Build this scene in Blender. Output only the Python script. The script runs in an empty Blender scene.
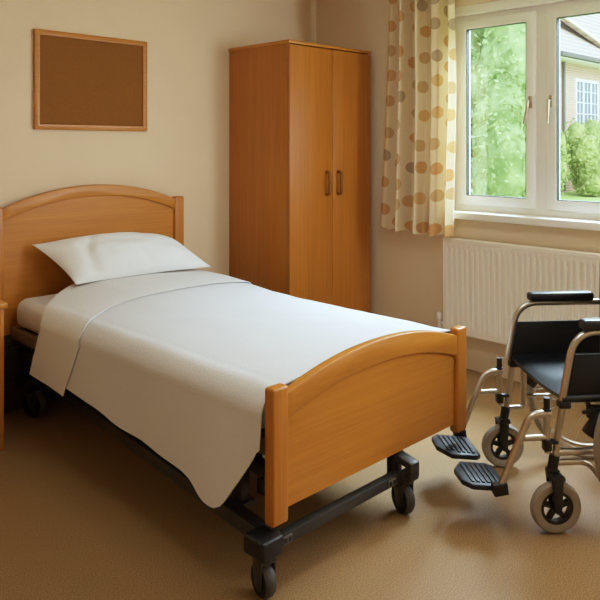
import bpy, bmesh, math, random
from mathutils import Vector, Matrix, noise
random.seed(7)
D = bpy.data
SC = bpy.context.scene
COL = SC.collection
R = math.radians

# ------------------------------------------------------------------ materials
def lin(c):
    return tuple((v/255/12.92 if v/255 <= .04045 else ((v/255+.055)/1.055)**2.4) for v in c) + (1,)

def mat(name, rgb, rough=.5, metal=0, noise_amt=.0, scale=60, bump=0, bump_scale=None, coat=0, spec=None, sheen=0):
    m = D.materials.new(name); m.use_nodes = True
    nt = m.node_tree; b = nt.nodes['Principled BSDF']
    c = lin(rgb)
    b.inputs['Base Color'].default_value = c
    b.inputs['Roughness'].default_value = rough
    b.inputs['Metallic'].default_value = metal
    if coat: b.inputs['Coat Weight'].default_value = coat
    if spec is not None: b.inputs['Specular IOR Level'].default_value = spec
    if sheen: b.inputs['Sheen Weight'].default_value = sheen
    tc = nt.nodes.new('ShaderNodeTexCoord')
    n = nt.nodes.new('ShaderNodeTexNoise'); n.inputs['Scale'].default_value = scale; n.inputs['Detail'].default_value = 6
    nt.links.new(tc.outputs['Object'], n.inputs['Vector'])
    r = nt.nodes.new('ShaderNodeValToRGB')
    a = noise_amt
    r.color_ramp.elements[0].position = .3; r.color_ramp.elements[1].position = .7
    r.color_ramp.elements[0].color = tuple(max(0, v*(1-a)) for v in c[:3]) + (1,)
    r.color_ramp.elements[1].color = tuple(min(1, v*(1+a)) for v in c[:3]) + (1,)
    nt.links.new(n.outputs['Fac'], r.inputs['Fac'])
    nt.links.new(r.outputs['Color'], b.inputs['Base Color'])
    if bump:
        n2 = nt.nodes.new('ShaderNodeTexNoise'); n2.inputs['Scale'].default_value = bump_scale or scale; n2.inputs['Detail'].default_value = 4
        nt.links.new(tc.outputs['Object'], n2.inputs['Vector'])
        bp = nt.nodes.new('ShaderNodeBump'); bp.inputs['Strength'].default_value = bump; bp.inputs['Distance'].default_value = .01
        nt.links.new(n2.outputs['Fac'], bp.inputs['Height']); nt.links.new(bp.outputs['Normal'], b.inputs['Normal'])
    return m

def wood(name, dark, light, axis, rough=.4, scale=1.0):
    """straight grained beech: fine streaks running along one axis"""
    m = D.materials.new(name); m.use_nodes = True
    nt = m.node_tree; b = nt.nodes['Principled BSDF']
    b.inputs['Roughness'].default_value = .34
    b.inputs['Specular IOR Level'].default_value = .4
    tc = nt.nodes.new('ShaderNodeTexCoord')
    cols = []
    for (along, across, det) in ((1.2, 38, 5), (3.5, 160, 3)):
        mp = nt.nodes.new('ShaderNodeMapping')
        s = [across*scale]*3; s[axis] = along*scale
        mp.inputs['Scale'].default_value = s
        nt.links.new(tc.outputs['Object'], mp.inputs['Vector'])
        n = nt.nodes.new('ShaderNodeTexNoise'); n.inputs['Scale'].default_value = 1; n.inputs['Detail'].default_value = det
        n.inputs['Distortion'].default_value = .4
        nt.links.new(mp.outputs['Vector'], n.inputs['Vector']); cols.append(n)
    mx = nt.nodes.new('ShaderNodeMix'); mx.data_type = 'FLOAT'; mx.inputs[0].default_value = .45
    nt.links.new(cols[0].outputs['Fac'], mx.inputs[2]); nt.links.new(cols[1].outputs['Fac'], mx.inputs[3])
    r = nt.nodes.new('ShaderNodeValToRGB')
    r.color_ramp.elements[0].position = .32; r.color_ramp.elements[1].position = .68
    r.color_ramp.elements[0].color = lin(dark); r.color_ramp.elements[1].color = lin(light)
    nt.links.new(mx.outputs[0], r.inputs['Fac']); nt.links.new(r.outputs['Color'], b.inputs['Base Color'])
    return m

def glass_mat():
    m = D.materials.new('window_glass'); m.use_nodes = True
    nt = m.node_tree; nt.nodes.remove(nt.nodes['Principled BSDF'])
    out = nt.nodes['Material Output']
    t = nt.nodes.new('ShaderNodeBsdfTransparent'); t.inputs['Color'].default_value = (.97, 1, .985, 1)
    g = nt.nodes.new('ShaderNodeBsdfGlossy'); g.inputs['Roughness'].default_value = .02
    mx = nt.nodes.new('ShaderNodeMixShader'); mx.inputs[0].default_value = .07
    nt.links.new(t.outputs[0], mx.inputs[1]); nt.links.new(g.outputs[0], mx.inputs[2])
    nt.links.new(mx.outputs[0], out.inputs['Surface'])
    return m

def curtain_mat():
    """cream cloth with staggered large spots in tan, orange and grey (UV in metres of cloth)"""
    m = D.materials.new('spotted_curtain_cloth'); m.use_nodes = True
    nt = m.node_tree; b = nt.nodes['Principled BSDF']; N = nt.nodes.new; L = nt.links.new
    b.inputs['Roughness'].default_value = .9; b.inputs['Specular IOR Level'].default_value = .1
    uv = N('ShaderNodeTexCoord')
    sp = N('ShaderNodeSeparateXYZ'); L(uv.outputs['UV'], sp.inputs[0])
    def M(op, a, bb=None):
        n = N('ShaderNodeMath'); n.operation = op
        for i, v in enumerate((a, bb)):
            if v is None: continue
            if isinstance(v, (int, float)): n.inputs[i].default_value = v
            else: L(v, n.inputs[i])
        return n.outputs[0]
    PU, PV = .108, .172
    u = M('DIVIDE', sp.outputs[0], PU); iu = M('FLOOR', u)
    odd = M('MODULO', iu, 2.0)
    v = M('ADD', M('DIVIDE', sp.outputs[1], PV), M('MULTIPLY', odd, .5)); iv = M('FLOOR', v)
    cell = N('ShaderNodeCombineXYZ'); L(iu, cell.inputs[0]); L(iv, cell.inputs[1])
    wn = N('ShaderNodeTexWhiteNoise'); wn.noise_dimensions = '2D'; L(cell.outputs[0], wn.inputs['Vector'])
    ws = N('ShaderNodeSeparateColor'); L(wn.outputs['Color'], ws.inputs[0])
    du = M('MULTIPLY', M('ADD', M('SUBTRACT', M('SUBTRACT', u, iu), .5), M('MULTIPLY', M('SUBTRACT', ws.outputs[1], .5), .34)), PU)
    dv = M('MULTIPLY', M('ADD', M('SUBTRACT', M('SUBTRACT', v, iv), .5), M('MULTIPLY', M('SUBTRACT', ws.outputs[2], .5), .42)), PV)
    d = M('SQRT', M('ADD', M('MULTIPLY', du, du), M('MULTIPLY', dv, dv)))
    mask = N('ShaderNodeMapRange'); mask.inputs[1].default_value = .0385; mask.inputs[2].default_value = .0355; L(d, mask.inputs[0])
    cr = N('ShaderNodeValToRGB'); cr.color_ramp.interpolation = 'CONSTANT'
    els = cr.color_ramp.elements
    els[0].position = 0; els[0].color = lin((214, 160, 100))
    els[1].position = .3; els[1].color = lin((205, 170, 120))
    e = els.new(.55); e.color = lin((180, 158, 126))
    e = els.new(.75); e.color = lin((216, 172, 112))
    L(ws.outputs[0], cr.inputs[0])
    # mottled print inside the spots
    nz = N('ShaderNodeTexNoise'); nz.inputs['Scale'].default_value = 160; L(uv.outputs['UV'], nz.inputs['Vector'])
    fac = M('MULTIPLY', mask.outputs[0], M('ADD', .62, M('MULTIPLY', nz.outputs['Fac'], .5)))
    mx = N('ShaderNodeMix'); mx.data_type = 'RGBA'; L(fac, mx.inputs[0])
    mx.inputs[6].default_value = lin((238, 222, 190)); L(cr.outputs[0], mx.inputs[7])
    L(mx.outputs[2], b.inputs['Base Color'])
    tr = N('ShaderNodeBsdfTranslucent'); L(mx.outputs[2], tr.inputs['Color'])
    ms = N('ShaderNodeMixShader'); ms.inputs[0].default_value = .3
    L(b.outputs[0], ms.inputs[1]); L(tr.outputs[0], ms.inputs[2])
    L(ms.outputs[0], nt.nodes['Material Output'].inputs['Surface'])
    return m

def brick_mat():
    m = D.materials.new('pale_brick'); m.use_nodes = True
    nt = m.node_tree; b = nt.nodes['Principled BSDF']; b.inputs['Roughness'].default_value = .9
    tc = nt.nodes.new('ShaderNodeTexCoord'); mp = nt.nodes.new('ShaderNodeMapping'); mp.inputs['Rotation'].default_value = (R(90), 0, 0)
    nt.links.new(tc.outputs['Object'], mp.inputs['Vector'])
    k = nt.nodes.new('ShaderNodeTexBrick'); k.inputs['Scale'].default_value = 1
    k.inputs['Brick Width'].default_value = .23; k.inputs['Row Height'].default_value = .075; k.inputs['Mortar Size'].default_value = .01
    k.inputs['Color1'].default_value = lin((196, 156, 138)); k.inputs['Color2'].default_value = lin((208, 168, 150)); k.inputs['Mortar'].default_value = lin((214, 198, 186))
    nt.links.new(mp.outputs[0], k.inputs['Vector']); nt.links.new(k.outputs['Color'], b.inputs['Base Color'])
    return m

def tile_mat():
    m = D.materials.new('roof_tiles'); m.use_nodes = True
    nt = m.node_tree; b = nt.nodes['Principled BSDF']; b.inputs['Roughness'].default_value = .85
    tc = nt.nodes.new('ShaderNodeTexCoord')
    w = nt.nodes.new('ShaderNodeTexWave'); w.bands_direction = 'Z'; w.wave_profile = 'SAW'; w.inputs['Scale'].default_value = 1.55
    w.inputs['Distortion'].default_value = .15
    nt.links.new(tc.outputs['Object'], w.inputs['Vector'])
    r = nt.nodes.new('ShaderNodeValToRGB')
    r.color_ramp.elements[0].color = lin((146, 132, 118)); r.color_ramp.elements[1].color = lin((196, 180, 164)); r.color_ramp.elements[1].position = .35
    nt.links.new(w.outputs['Color'], r.inputs['Fac']); nt.links.new(r.outputs['Color'], b.inputs['Base Color'])
    return m

def leaf_mat(name, a, c):
    m = D.materials.new(name); m.use_nodes = True
    nt = m.node_tree; b = nt.nodes['Principled BSDF']; b.inputs['Roughness'].default_value = .6
    tc = nt.nodes.new('ShaderNodeTexCoord'); n = nt.nodes.new('ShaderNodeTexNoise'); n.inputs['Scale'].default_value = 2.2; n.inputs['Detail'].default_value = 8
    nt.links.new(tc.outputs['Object'], n.inputs['Vector'])
    r = nt.nodes.new('ShaderNodeValToRGB'); r.color_ramp.elements[0].position = .35; r.color_ramp.elements[1].position = .65
    r.color_ramp.elements[0].color = lin(a); r.color_ramp.elements[1].color = lin(c)
    nt.links.new(n.outputs['Fac'], r.inputs['Fac']); nt.links.new(r.outputs['Color'], b.inputs['Base Color'])
    t = nt.nodes.new('ShaderNodeBsdfTranslucent'); nt.links.new(r.outputs['Color'], t.inputs['Color'])
    ms = nt.nodes.new('ShaderNodeMixShader'); ms.inputs[0].default_value = .35
    nt.links.new(b.outputs[0], ms.inputs[1]); nt.links.new(t.outputs[0], ms.inputs[2])
    nt.links.new(ms.outputs[0], nt.nodes['Material Output'].inputs['Surface'])
    return m

def floor_mat():
    m = D.materials.new('speckled_tan_vinyl'); m.use_nodes = True
    nt = m.node_tree; b = nt.nodes['Principled BSDF']; b.inputs['Roughness'].default_value = .48; b.inputs['Specular IOR Level'].default_value = .3
    tc = nt.nodes.new('ShaderNodeTexCoord')
    n = nt.nodes.new('ShaderNodeTexNoise'); n.inputs['Scale'].default_value = 250; n.inputs['Detail'].default_value = 4
    n2 = nt.nodes.new('ShaderNodeTexNoise'); n2.inputs['Scale'].default_value = 5; n2.inputs['Detail'].default_value = 3
    for q in (n, n2): nt.links.new(tc.outputs['Object'], q.inputs['Vector'])
    r = nt.nodes.new('ShaderNodeValToRGB'); r.color_ramp.elements[0].position = .34; r.color_ramp.elements[1].position = .66
    r.color_ramp.elements[0].color = lin(FLOOR_D); r.color_ramp.elements[1].color = lin(FLOOR_L)
    nt.links.new(n.outputs['Fac'], r.inputs['Fac'])
    mx = nt.nodes.new('ShaderNodeMix'); mx.data_type = 'RGBA'; mx.blend_type = 'MULTIPLY'; mx.inputs[0].default_value = .12
    nt.links.new(r.outputs['Color'], mx.inputs[6]); nt.links.new(n2.outputs['Color'], mx.inputs[7])
    nt.links.new(mx.outputs[2], b.inputs['Base Color'])
    bp = nt.nodes.new('ShaderNodeBump'); bp.inputs['Strength'].default_value = .03; bp.inputs['Distance'].default_value = .003
    nt.links.new(n.outputs['Fac'], bp.inputs['Height']); nt.links.new(bp.outputs['Normal'], b.inputs['Normal'])
    return m

FLOOR_D, FLOOR_L = (108, 82, 48), (172, 138, 92)
M = dict(
    wall=mat('warm_cream_wall', (230, 210, 178), .9, noise_amt=.02, scale=3, bump=.04, bump_scale=180),
    ceiling=mat('white_ceiling', (235, 228, 214), .9, noise_amt=.01),
    skirting=mat('cream_gloss_paint', (214, 192, 158), .45, noise_amt=.01),
    upvc=mat('white_window_plastic', (236, 232, 224), .3, noise_amt=.005),
    gasket=mat('black_gasket', (45, 48, 52), .6),
    sill=mat('white_sill', (240, 236, 228), .3, noise_amt=.005),
    steel=mat('brushed_steel', (190, 178, 158), .35, 1),
    rad=mat('radiator_enamel', (242, 234, 220), .4, noise_amt=.01),
    chrome=mat('satin_aluminium', (196, 190, 178), .3, 1, noise_amt=.03),
    blackp=mat('black_plastic', (14, 14, 15), .42, noise_amt=.05),
    vinyl=mat('black_vinyl', (15, 17, 24), .38, noise_amt=.08, scale=14, bump=.05, bump_scale=60),
    nylon=mat('black_nylon', (12, 12, 13), .75, noise_amt=.1, scale=120),
    foot=mat('black_footplate', (24, 28, 37), .45, noise_amt=.06),
    tyre=mat('grey_rubber', (142, 132, 116), .7, noise_amt=.04),
    beds=mat('dark_grey_steel', (54, 51, 46), .40, .2, noise_amt=.06),
    rail=mat('bronze_grey_steel', (120, 104, 80), .5, .1, noise_amt=.06),
    underside=mat('underbed_shade_brown', (44, 32, 18), .7, noise_amt=.05),  # shade under the bed put into a dark base colour
    black=mat('black_rubber', (16, 15, 14), .6),
    greyw=mat('grey_wheel_tread', (62, 58, 52), .6),
    cover=mat('white_coverlet', (216, 215, 216), .92, noise_amt=.02, scale=200, bump=.10, bump_scale=150, spec=.1),
    sheet=mat('white_cotton', (222, 221, 220), .9, noise_amt=.01, scale=300, bump=.1, bump_scale=60, spec=.1),
    pillow=mat('white_pillowcase', (232, 231, 229), .9, noise_amt=.01, scale=300, bump=.12, bump_scale=40, spec=.1),
    cork=mat('brown_cork', (134, 86, 26), .9, noise_amt=.12, scale=220, bump=.1),
    wood_x=wood('beech_grain_across', (175, 112, 33), (196, 131, 46), 0),
    wood_z=wood('beech_grain_upright', (172, 107, 32), (193, 126, 45), 2),
    wood_dk=wood('wardrobe_beech', (164, 100, 29), (186, 118, 40), 2),
    wood_hd=wood('handle_beech', (116, 70, 16), (136, 84, 22), 2),
    seam=mat('dark_seam', (70, 42, 16), .8),
    glass=glass_mat(), curtain=curtain_mat(), brick=brick_mat(), tiles=tile_mat(), floor=floor_mat(),
    leaf=leaf_mat('tree_leaves', (142, 168, 104), (200, 216, 160)),
    leaf2=leaf_mat('shrub_leaves', (140, 160, 88), (200, 210, 140)),
    bark=mat('bark', (96, 78, 60), .9, noise_amt=.2, scale=20),
    grass=mat('lawn', (170, 196, 110), .95, noise_amt=.15, scale=6),
    gutter=mat('grey_gutter', (110, 108, 106), .6),
    pane_dk=mat('house_glass', (104, 114, 128), .15),
    white=mat('white_paint', (244, 242, 238), .5),
    label_w=mat('pressed_plate', (92, 86, 76), .6),
)

# ------------------------------------------------------------------ mesh helpers
def nb(): return bmesh.new()

def smooth_edges(bm, ang=38):
    bm.normal_update()
    for f in bm.faces: f.smooth = True
    for e in bm.edges:
        if len(e.link_faces) == 2:
            e.smooth = e.link_faces[0].normal.angle(e.link_faces[1].normal, 0) < R(ang)

def obj(name, bm, m, parent=None, flat=False, kind=None, label=None):
    if not flat: smooth_edges(bm)
    me = D.meshes.new(name); bm.to_mesh(me); bm.free()
    for mm in (m if isinstance(m, (list, tuple)) else [m]): me.materials.append(mm)
    o = D.objects.new(name, me); COL.objects.link(o)
    if parent: o.parent = parent
    if kind: o['kind'] = kind
    if label: o['label'] = label
    return o

def thing(name, label, cat, loc=(0, 0, 0), rotz=0, group=None):
    o = D.objects.new(name, None); COL.objects.link(o)
    o.location = loc; o.rotation_euler = (0, 0, rotz); o.empty_display_size = .1
    o['label'] = label; o['category'] = cat
    if group: o['group'] = group
    return o

def tag(o, label, cat, group=None):
    o['label'] = label; o['category'] = cat
    if group: o['group'] = group
    return o

def recenter(o):
    """move a one-mesh thing's origin to the middle of its underside"""
    vs = [v.co for v in o.data.vertices]
    c = Vector(((min(v.x for v in vs)+max(v.x for v in vs))/2, (min(v.y for v in vs)+max(v.y for v in vs))/2, min(v.z for v in vs)))
    o.data.transform(Matrix.Translation(-c)); o.location = c
    return o

def box(bm, x0, x1, y0, y1, z0, z1, bev=0, seg=2, mi=0):
    geo = bmesh.ops.create_cube(bm, size=1)
    vs = geo['verts']
    for v in vs:
        v.co = Vector((x0+(v.co.x+.5)*(x1-x0), y0+(v.co.y+.5)*(y1-y0), z0+(v.co.z+.5)*(z1-z0)))
    fs = set(f for v in vs for f in v.link_faces)
    for f in fs: f.material_index = mi
    if bev:
        es = list(set(e for v in vs for e in v.link_edges))
        r = bmesh.ops.bevel(bm, geom=es, offset=bev, segments=seg, affect='EDGES', profile=.5)
        for f in r['faces']: f.material_index = mi
    return bm

def obox(bm, c, half, rot, bev=0, mi=0):
    """oriented box: centre, half sizes, rotation matrix (3x3)"""
    b2 = bmesh.new(); box(b2, -half[0], half[0], -half[1], half[1], -half[2], half[2], bev)
    b2.transform(Matrix.Translation(Vector(c)) @ rot.to_4x4())
    merge(bm, b2, mi)

def merge(bm, b2, mi=0):
    mp = {}
    for v in b2.verts: mp[v] = bm.verts.new(v.co)
    for f in b2.faces:
        try:
            nf = bm.faces.new([mp[v] for v in f.verts]); nf.material_index = mi
        except ValueError: pass
    b2.free()

def beam(bm, p, q, w, h, bev=.003, up=(0, 0, 1)):
    """rectangular bar from p to q"""
    p, q = Vector(p), Vector(q); d = (q-p); L = d.length; d.normalize()
    up = Vector(up); s = d.cross(up); s.normalize(); u = s.cross(d)
    rot = Matrix((d, s, u)).transposed()
    obox(bm, (p+q)/2, (L/2, w/2, h/2), rot, bev)

def tube(bm, pts, r, n=12, closed=False, mi=0, cap=True):
    pts = [Vector(p) for p in pts]; m = len(pts); rings = []
    rr = r if isinstance(r, (list, tuple)) else [r]*m
    prev = None
    for i in range(m):
        if closed: t = pts[(i+1) % m]-pts[i-1]
        else: t = pts[min(i+1, m-1)]-pts[max(i-1, 0)]
        t.normalize()
        if prev is None:
            a = Vector((0, 0, 1)) if abs(t.z) < .9 else Vector((1, 0, 0))
            nrm = (a - t*a.dot(t)).normalized()
        else:
            nrm = (prev - t*prev.dot(t)).normalized()
        prev = nrm; bi = t.cross(nrm)
        rings.append([bm.verts.new(pts[i] + (nrm*math.cos(2*math.pi*k/n) + bi*math.sin(2*math.pi*k/n))*rr[i]) for k in range(n)])
    for i in range(m if closed else m-1):
        a, b = rings[i], rings[(i+1) % m]
        for k in range(n):
            f = bm.faces.new((a[k], a[(k+1) % n], b[(k+1) % n], b[k])); f.material_index = mi
    if cap and not closed:
        f = bm.faces.new(rings[0][::-1]); f.material_index = mi
        f = bm.faces.new(rings[-1]); f.material_index = mi
    return bm

def fillet(pts, rad, n=7):
    """round the inner corners of a polyline"""
    pts = [Vector(p) for p in pts]; out = [pts[0]]
    for i in range(1, len(pts)-1):
        a, b, c = pts[i-1], pts[i], pts[i+1]
        r = rad[i-1] if isinstance(rad, (list, tuple)) else rad
        u, v = (a-b), (c-b); l = min(r, u.length*.49, v.length*.49)
        p, q = b+u.normalized()*l, b+v.normalized()*l
        for k in range(n+1):
            t = k/n; out.append(p*(1-t)**2 + b*2*t*(1-t) + q*t*t)
    out.append(pts[-1]); return out

def lathe(bm, prof, c, axis, n=32, mi=0):
    """profile [(radius, along)] spun about an axis through c; closed profile loop"""
    ax = Vector(axis).normalized(); a = Vector((0, 0, 1)) if abs(ax.z) < .9 else Vector((1, 0, 0))
    e1 = (a-ax*a.dot(ax)).normalized(); e2 = ax.cross(e1); c = Vector(c)
    rings = []
    for k in range(n):
        d = e1*math.cos(2*math.pi*k/n)+e2*math.sin(2*math.pi*k/n)
        rings.append([bm.verts.new(c+d*r+ax*h) for r, h in prof])
    m = len(prof)
    for k in range(n):
        a_, b_ = rings[k], rings[(k+1) % n]
        for i in range(m):
            j = (i+1) % m
            f = bm.faces.new((a_[i], a_[j], b_[j], b_[i])); f.material_index = mi
    return bm

def ring(bm, x0, x1, ya, yb, za, zb, w, bev=0):
    """mitred rectangular frame in a plane facing along X"""
    b2 = bmesh.new()
    O = [(ya, za), (yb, za), (yb, zb), (ya, zb)]; I = [(ya+w, za+w), (yb-w, za+w), (yb-w, zb-w), (ya+w, zb-w)]
    V = [[b2.verts.new((x, p, q)) for p, q in L_] for x in (x0, x1) for L_ in (O, I)]
    for k in range(4):
        n = (k+1) % 4
        b2.faces.new((V[0][k], V[0][n], V[1][n], V[1][k])); b2.faces.new((V[2][n], V[2][k], V[3][k], V[3][n]))
        b2.faces.new((V[0][n], V[0][k], V[2][k], V[2][n])); b2.faces.new((V[1][k], V[1][n], V[3][n], V[3][k]))
    bmesh.ops.recalc_face_normals(b2, faces=b2.faces)
    if bev:
        es = [e for e in b2.edges if e.is_manifold and e.calc_face_angle(0) > .5]
        bmesh.ops.bevel(b2, geom=es, offset=bev, segments=2, affect='EDGES', profile=.5)
    merge(bm, b2)

def cyl(bm, p, q, r, n=16, mi=0): return tube(bm, [p, q], r, n, mi=mi)

def prism(bm, poly, fn, t0, t1, bev=0, mi=0):
    """extrude a 2D polygon; fn(a, b, t) gives the 3D point"""
    b2 = bmesh.new()
    A = [b2.verts.new(fn(a, b, t0)) for a, b in poly]; B = [b2.verts.new(fn(a, b, t1)) for a, b in poly]
    n = len(poly)
    b2.faces.new(A[::-1]); b2.faces.new(B)
    for i in range(n): b2.faces.new((A[i], A[(i+1) % n], B[(i+1) % n], B[i]))
    bmesh.ops.recalc_face_normals(b2, faces=b2.faces)
    if bev: bmesh.ops.bevel(b2, geom=list(b2.edges), offset=bev, segments=2, affect='EDGES', profile=.5)
    merge(bm, b2, mi)

def solidify(bm, t):
    """thicken an open sheet along its normals, rim included"""
    bm.normal_update()
    bm.verts.index_update()
    vs = list(bm.verts); fs = list(bm.faces)
    bnd = [e for e in bm.edges if len(e.link_faces) == 1]
    pairs = [(e.verts[0], e.verts[1], e.link_faces[0]) for e in bnd]
    back = {v: bm.verts.new(v.co - v.normal*t) for v in vs}
    for f in fs: bm.faces.new([back[v] for v in reversed(f.verts)])
    for a, b, f in pairs:
        try: bm.faces.new((b, a, back[a], back[b]))
        except ValueError: pass
    bmesh.ops.recalc_face_normals(bm, faces=bm.faces)

# ------------------------------------------------------------------ room shell
RX0, RY0, RH = -4.45, -4.35, 2.42
def struct(name, bm, m, parent=None): return obj(name, bm, m, parent, kind='structure')
b = nb(); box(b, RX0-.15, .2, RY0-.15, .15, -.12, 0); struct('floor', b, M['floor'])
b = nb(); box(b, RX0-.15, .2, RY0-.15, .15, RH, RH+.12); struct('ceiling', b, M['ceiling'])
b = nb(); box(b, RX0-.15, .2, 0, .15, 0, RH); struct('wall_back', b, M['wall'])
b = nb(); box(b, RX0-.15, RX0, RY0, 0, 0, RH); struct('wall_left', b, M['wall'])
b = nb(); box(b, RX0-.15, .2, RY0-.15, RY0, 0, RH); struct('wall_front', b, M['wall'])
WY0, WY1, WZ0, WZ1, WZT = -2.31, -1.15, .95, 2.15, 2.205        # window opening in the right wall
b = nb()
box(b, 0, .2, RY0, WY0, 0, RH); box(b, 0, .2, WY1, 0, 0, RH)
box(b, 0, .2, WY0, WY1, 0, WZ0); box(b, 0, .2, WY0, WY1, WZT, RH)
struct('wall_right', b, M['wall'])
def skirt(name, horizontal, a0, a1):
    b = nb()
    prof = [(0, 0), (.016, 0), (.016, .098), (.012, .112), (.006, .12), (0, .12)]
    if horizontal: prism(b, prof, lambda p, q, t: Vector((t, -p, q)), a0, a1)
    else: prism(b, prof, lambda p, q, t: Vector((-p, t, q)), a0, a1)
    struct(name, b, M['skirting'])
skirt('baseboard_back', True, RX0, -.016)
skirt('baseboard_right', False, RY0, 0)

# window: frame, two opening sashes with panes and handles
win = D.objects.new('window_1', None); COL.objects.link(win); win.location = (.05, -1.8, WZ0); win['kind'] = 'structure'
wl = Vector(win.location)
def wpart(name, build, m, parent=win, label=None):
    b = nb(); build(b); b.transform(Matrix.Translation(-wl)); return obj(name, b, m, parent, label=label)
FX = .05
def outer(b):
    ring(b, FX, FX+.07, WY0, WY1, WZ0, WZ1, .045, .004)
    box(b, FX+.0005, FX+.069, -1.772, -1.687, WZ0+.043, WZ1-.043, .004)
    for y0, y1 in ((WY0+.036, -1.762), (-1.697, WY1-.036)):
        ring(b, FX-.006, FX+.05, y0, y1, WZ0+.036, WZ1-.036, .014, .003)
wpart('window_frame', outer, M['upvc'])
for (y0, y1, hy) in ((-1.694, -1.187, -1.668), (-2.273, -1.765, -1.792)):
    z0, z1, w = .990, 2.120, .055
    def sash(b): ring(b, FX-.016, FX+.04, y0, y1, z0, z1, w, .006)
    s = wpart('sash', sash, M['upvc'])
    def gask(b): ring(b, FX-.010, FX+.02, y0+w-.003, y1-w+.003, z0+w-.003, z1-w+.003, .007)
    wpart('gasket', gask, M['gasket'], s)
    wpart('pane', lambda b: box(b, FX+.012, FX+.016, y0+w-.006, y1-w+.006, z0+w-.006, z1-w+.006), M['glass'], s)
    def handle(b):
        hz = 1.60
        box(b, FX-.024, FX-.014, hy-.012, hy+.012, hz-.035, hz+.035, .004)
        cyl(b, (FX-.02, hy, hz), (FX-.05, hy, hz), .009)
        tube(b, fillet([(FX-.05, hy, hz+.008), (FX-.055, hy, hz-.03), (FX-.062, hy+(.02 if hy > -1.7 else 0), hz-.125)], .02), [.009]*9+[.006], 10)
    wpart('handle', handle, M['steel'], s)
b = nb(); box(b, -.075, FX+.02, WY0-.05, -1.10, .908, .951, .006, 3); struct('trim_1', b, M['sill'])
# white plastered reveal lining the opening
b = nb(); box(b, .006, FX+.08, WY0, WY1, WZ1, WZT, .004); struct('trim_2', b, M['sill'])

# ------------------------------------------------------------------ curtain
def curtain():
    t = thing('curtain', 'cream curtain printed with orange and grey spots, left of window', 'curtain', (-.12, -.98, .80))
    b = nb(); uvl = b.loops.layers.uv.new('UVMap')
    Y0, Y1, NU, NV = -.735, -1.255, 150, 40
    ztop, zbot = 2.40, .815
    folds = [(0, .0), (.08, -.02), (.17, .03), (.25, .012), (.31, -.058), (.39, .02), (.455, .05), (.53, -.05), (.585, .0), (.645, .05), (.73, -.04), (.80, -.028), (.86, .042), (.94, -.03), (1, .0)]
    def fx(s):
        for i in range(len(folds)-1):
            a, c = folds[i], folds[i+1]
            if a[0] <= s <= c[0]:
                k = (s-a[0])/(c[0]-a[0]); k = k*k*(3-2*k); return a[1]+(c[1]-a[1])*k
        return 0
    rows = []; us = []
    for j in range(NV+1):
        z = ztop+(zbot-ztop)*j/NV; row = []
        k = j/NV
        acc = 0; prev = None; ur = []
        for i in range(NU+1):
            s = i/NU
            ws = s+.012*math.sin(k*2.3+s*5)
            amp = 1.15+.3*k
            x = -.115 + fx(min(1, max(0, ws)))*amp + .004*noise.noise(Vector((s*9, z*2, 0)))
            y = Y0+(Y1-Y0)*s
            y += (.03*(1-k))*( -1 if s < .5 else 0)*(1-s*2 if s < .5 else 0)     # gathers a touch more at the heading on the left
            y += .05*k*k*(1-s)**2
            y -= .03*(1-abs(2*k-.9))*(s**2) * .6
            zz = z + (0.006*math.sin(s*40) - .012*s)*(k if j == NV else k*k)
            p = Vector((x, y, zz))
            if prev is not None: acc += math.hypot(p.x-prev.x, p.y-prev.y)
            prev = p; ur.append(acc); row.append(b.verts.new(p - Vector(t.location)))
        rows.append(row); us.append(ur)
    for j in range(NV):
        for i in range(NU):
            q = ((j, i), (j+1, i), (j+1, i+1), (j, i+1))
            f = b.faces.new([rows[a][c] for a, c in q])
            for lp, (a, c) in zip(f.loops, q):
                lp[uvl].uv = (us[0][c]+.02, (ztop+(zbot-ztop)*a/NV))
    obj('cloth', b, M['curtain'], t)
    for i in range(9):
        y = .22-i*.055; b = nb()
        box(b, -.004, .012, y-.008, y+.008, 1.592, 1.612, .002); obj('heading_hook', b, M['white'], t)
curtain()

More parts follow.
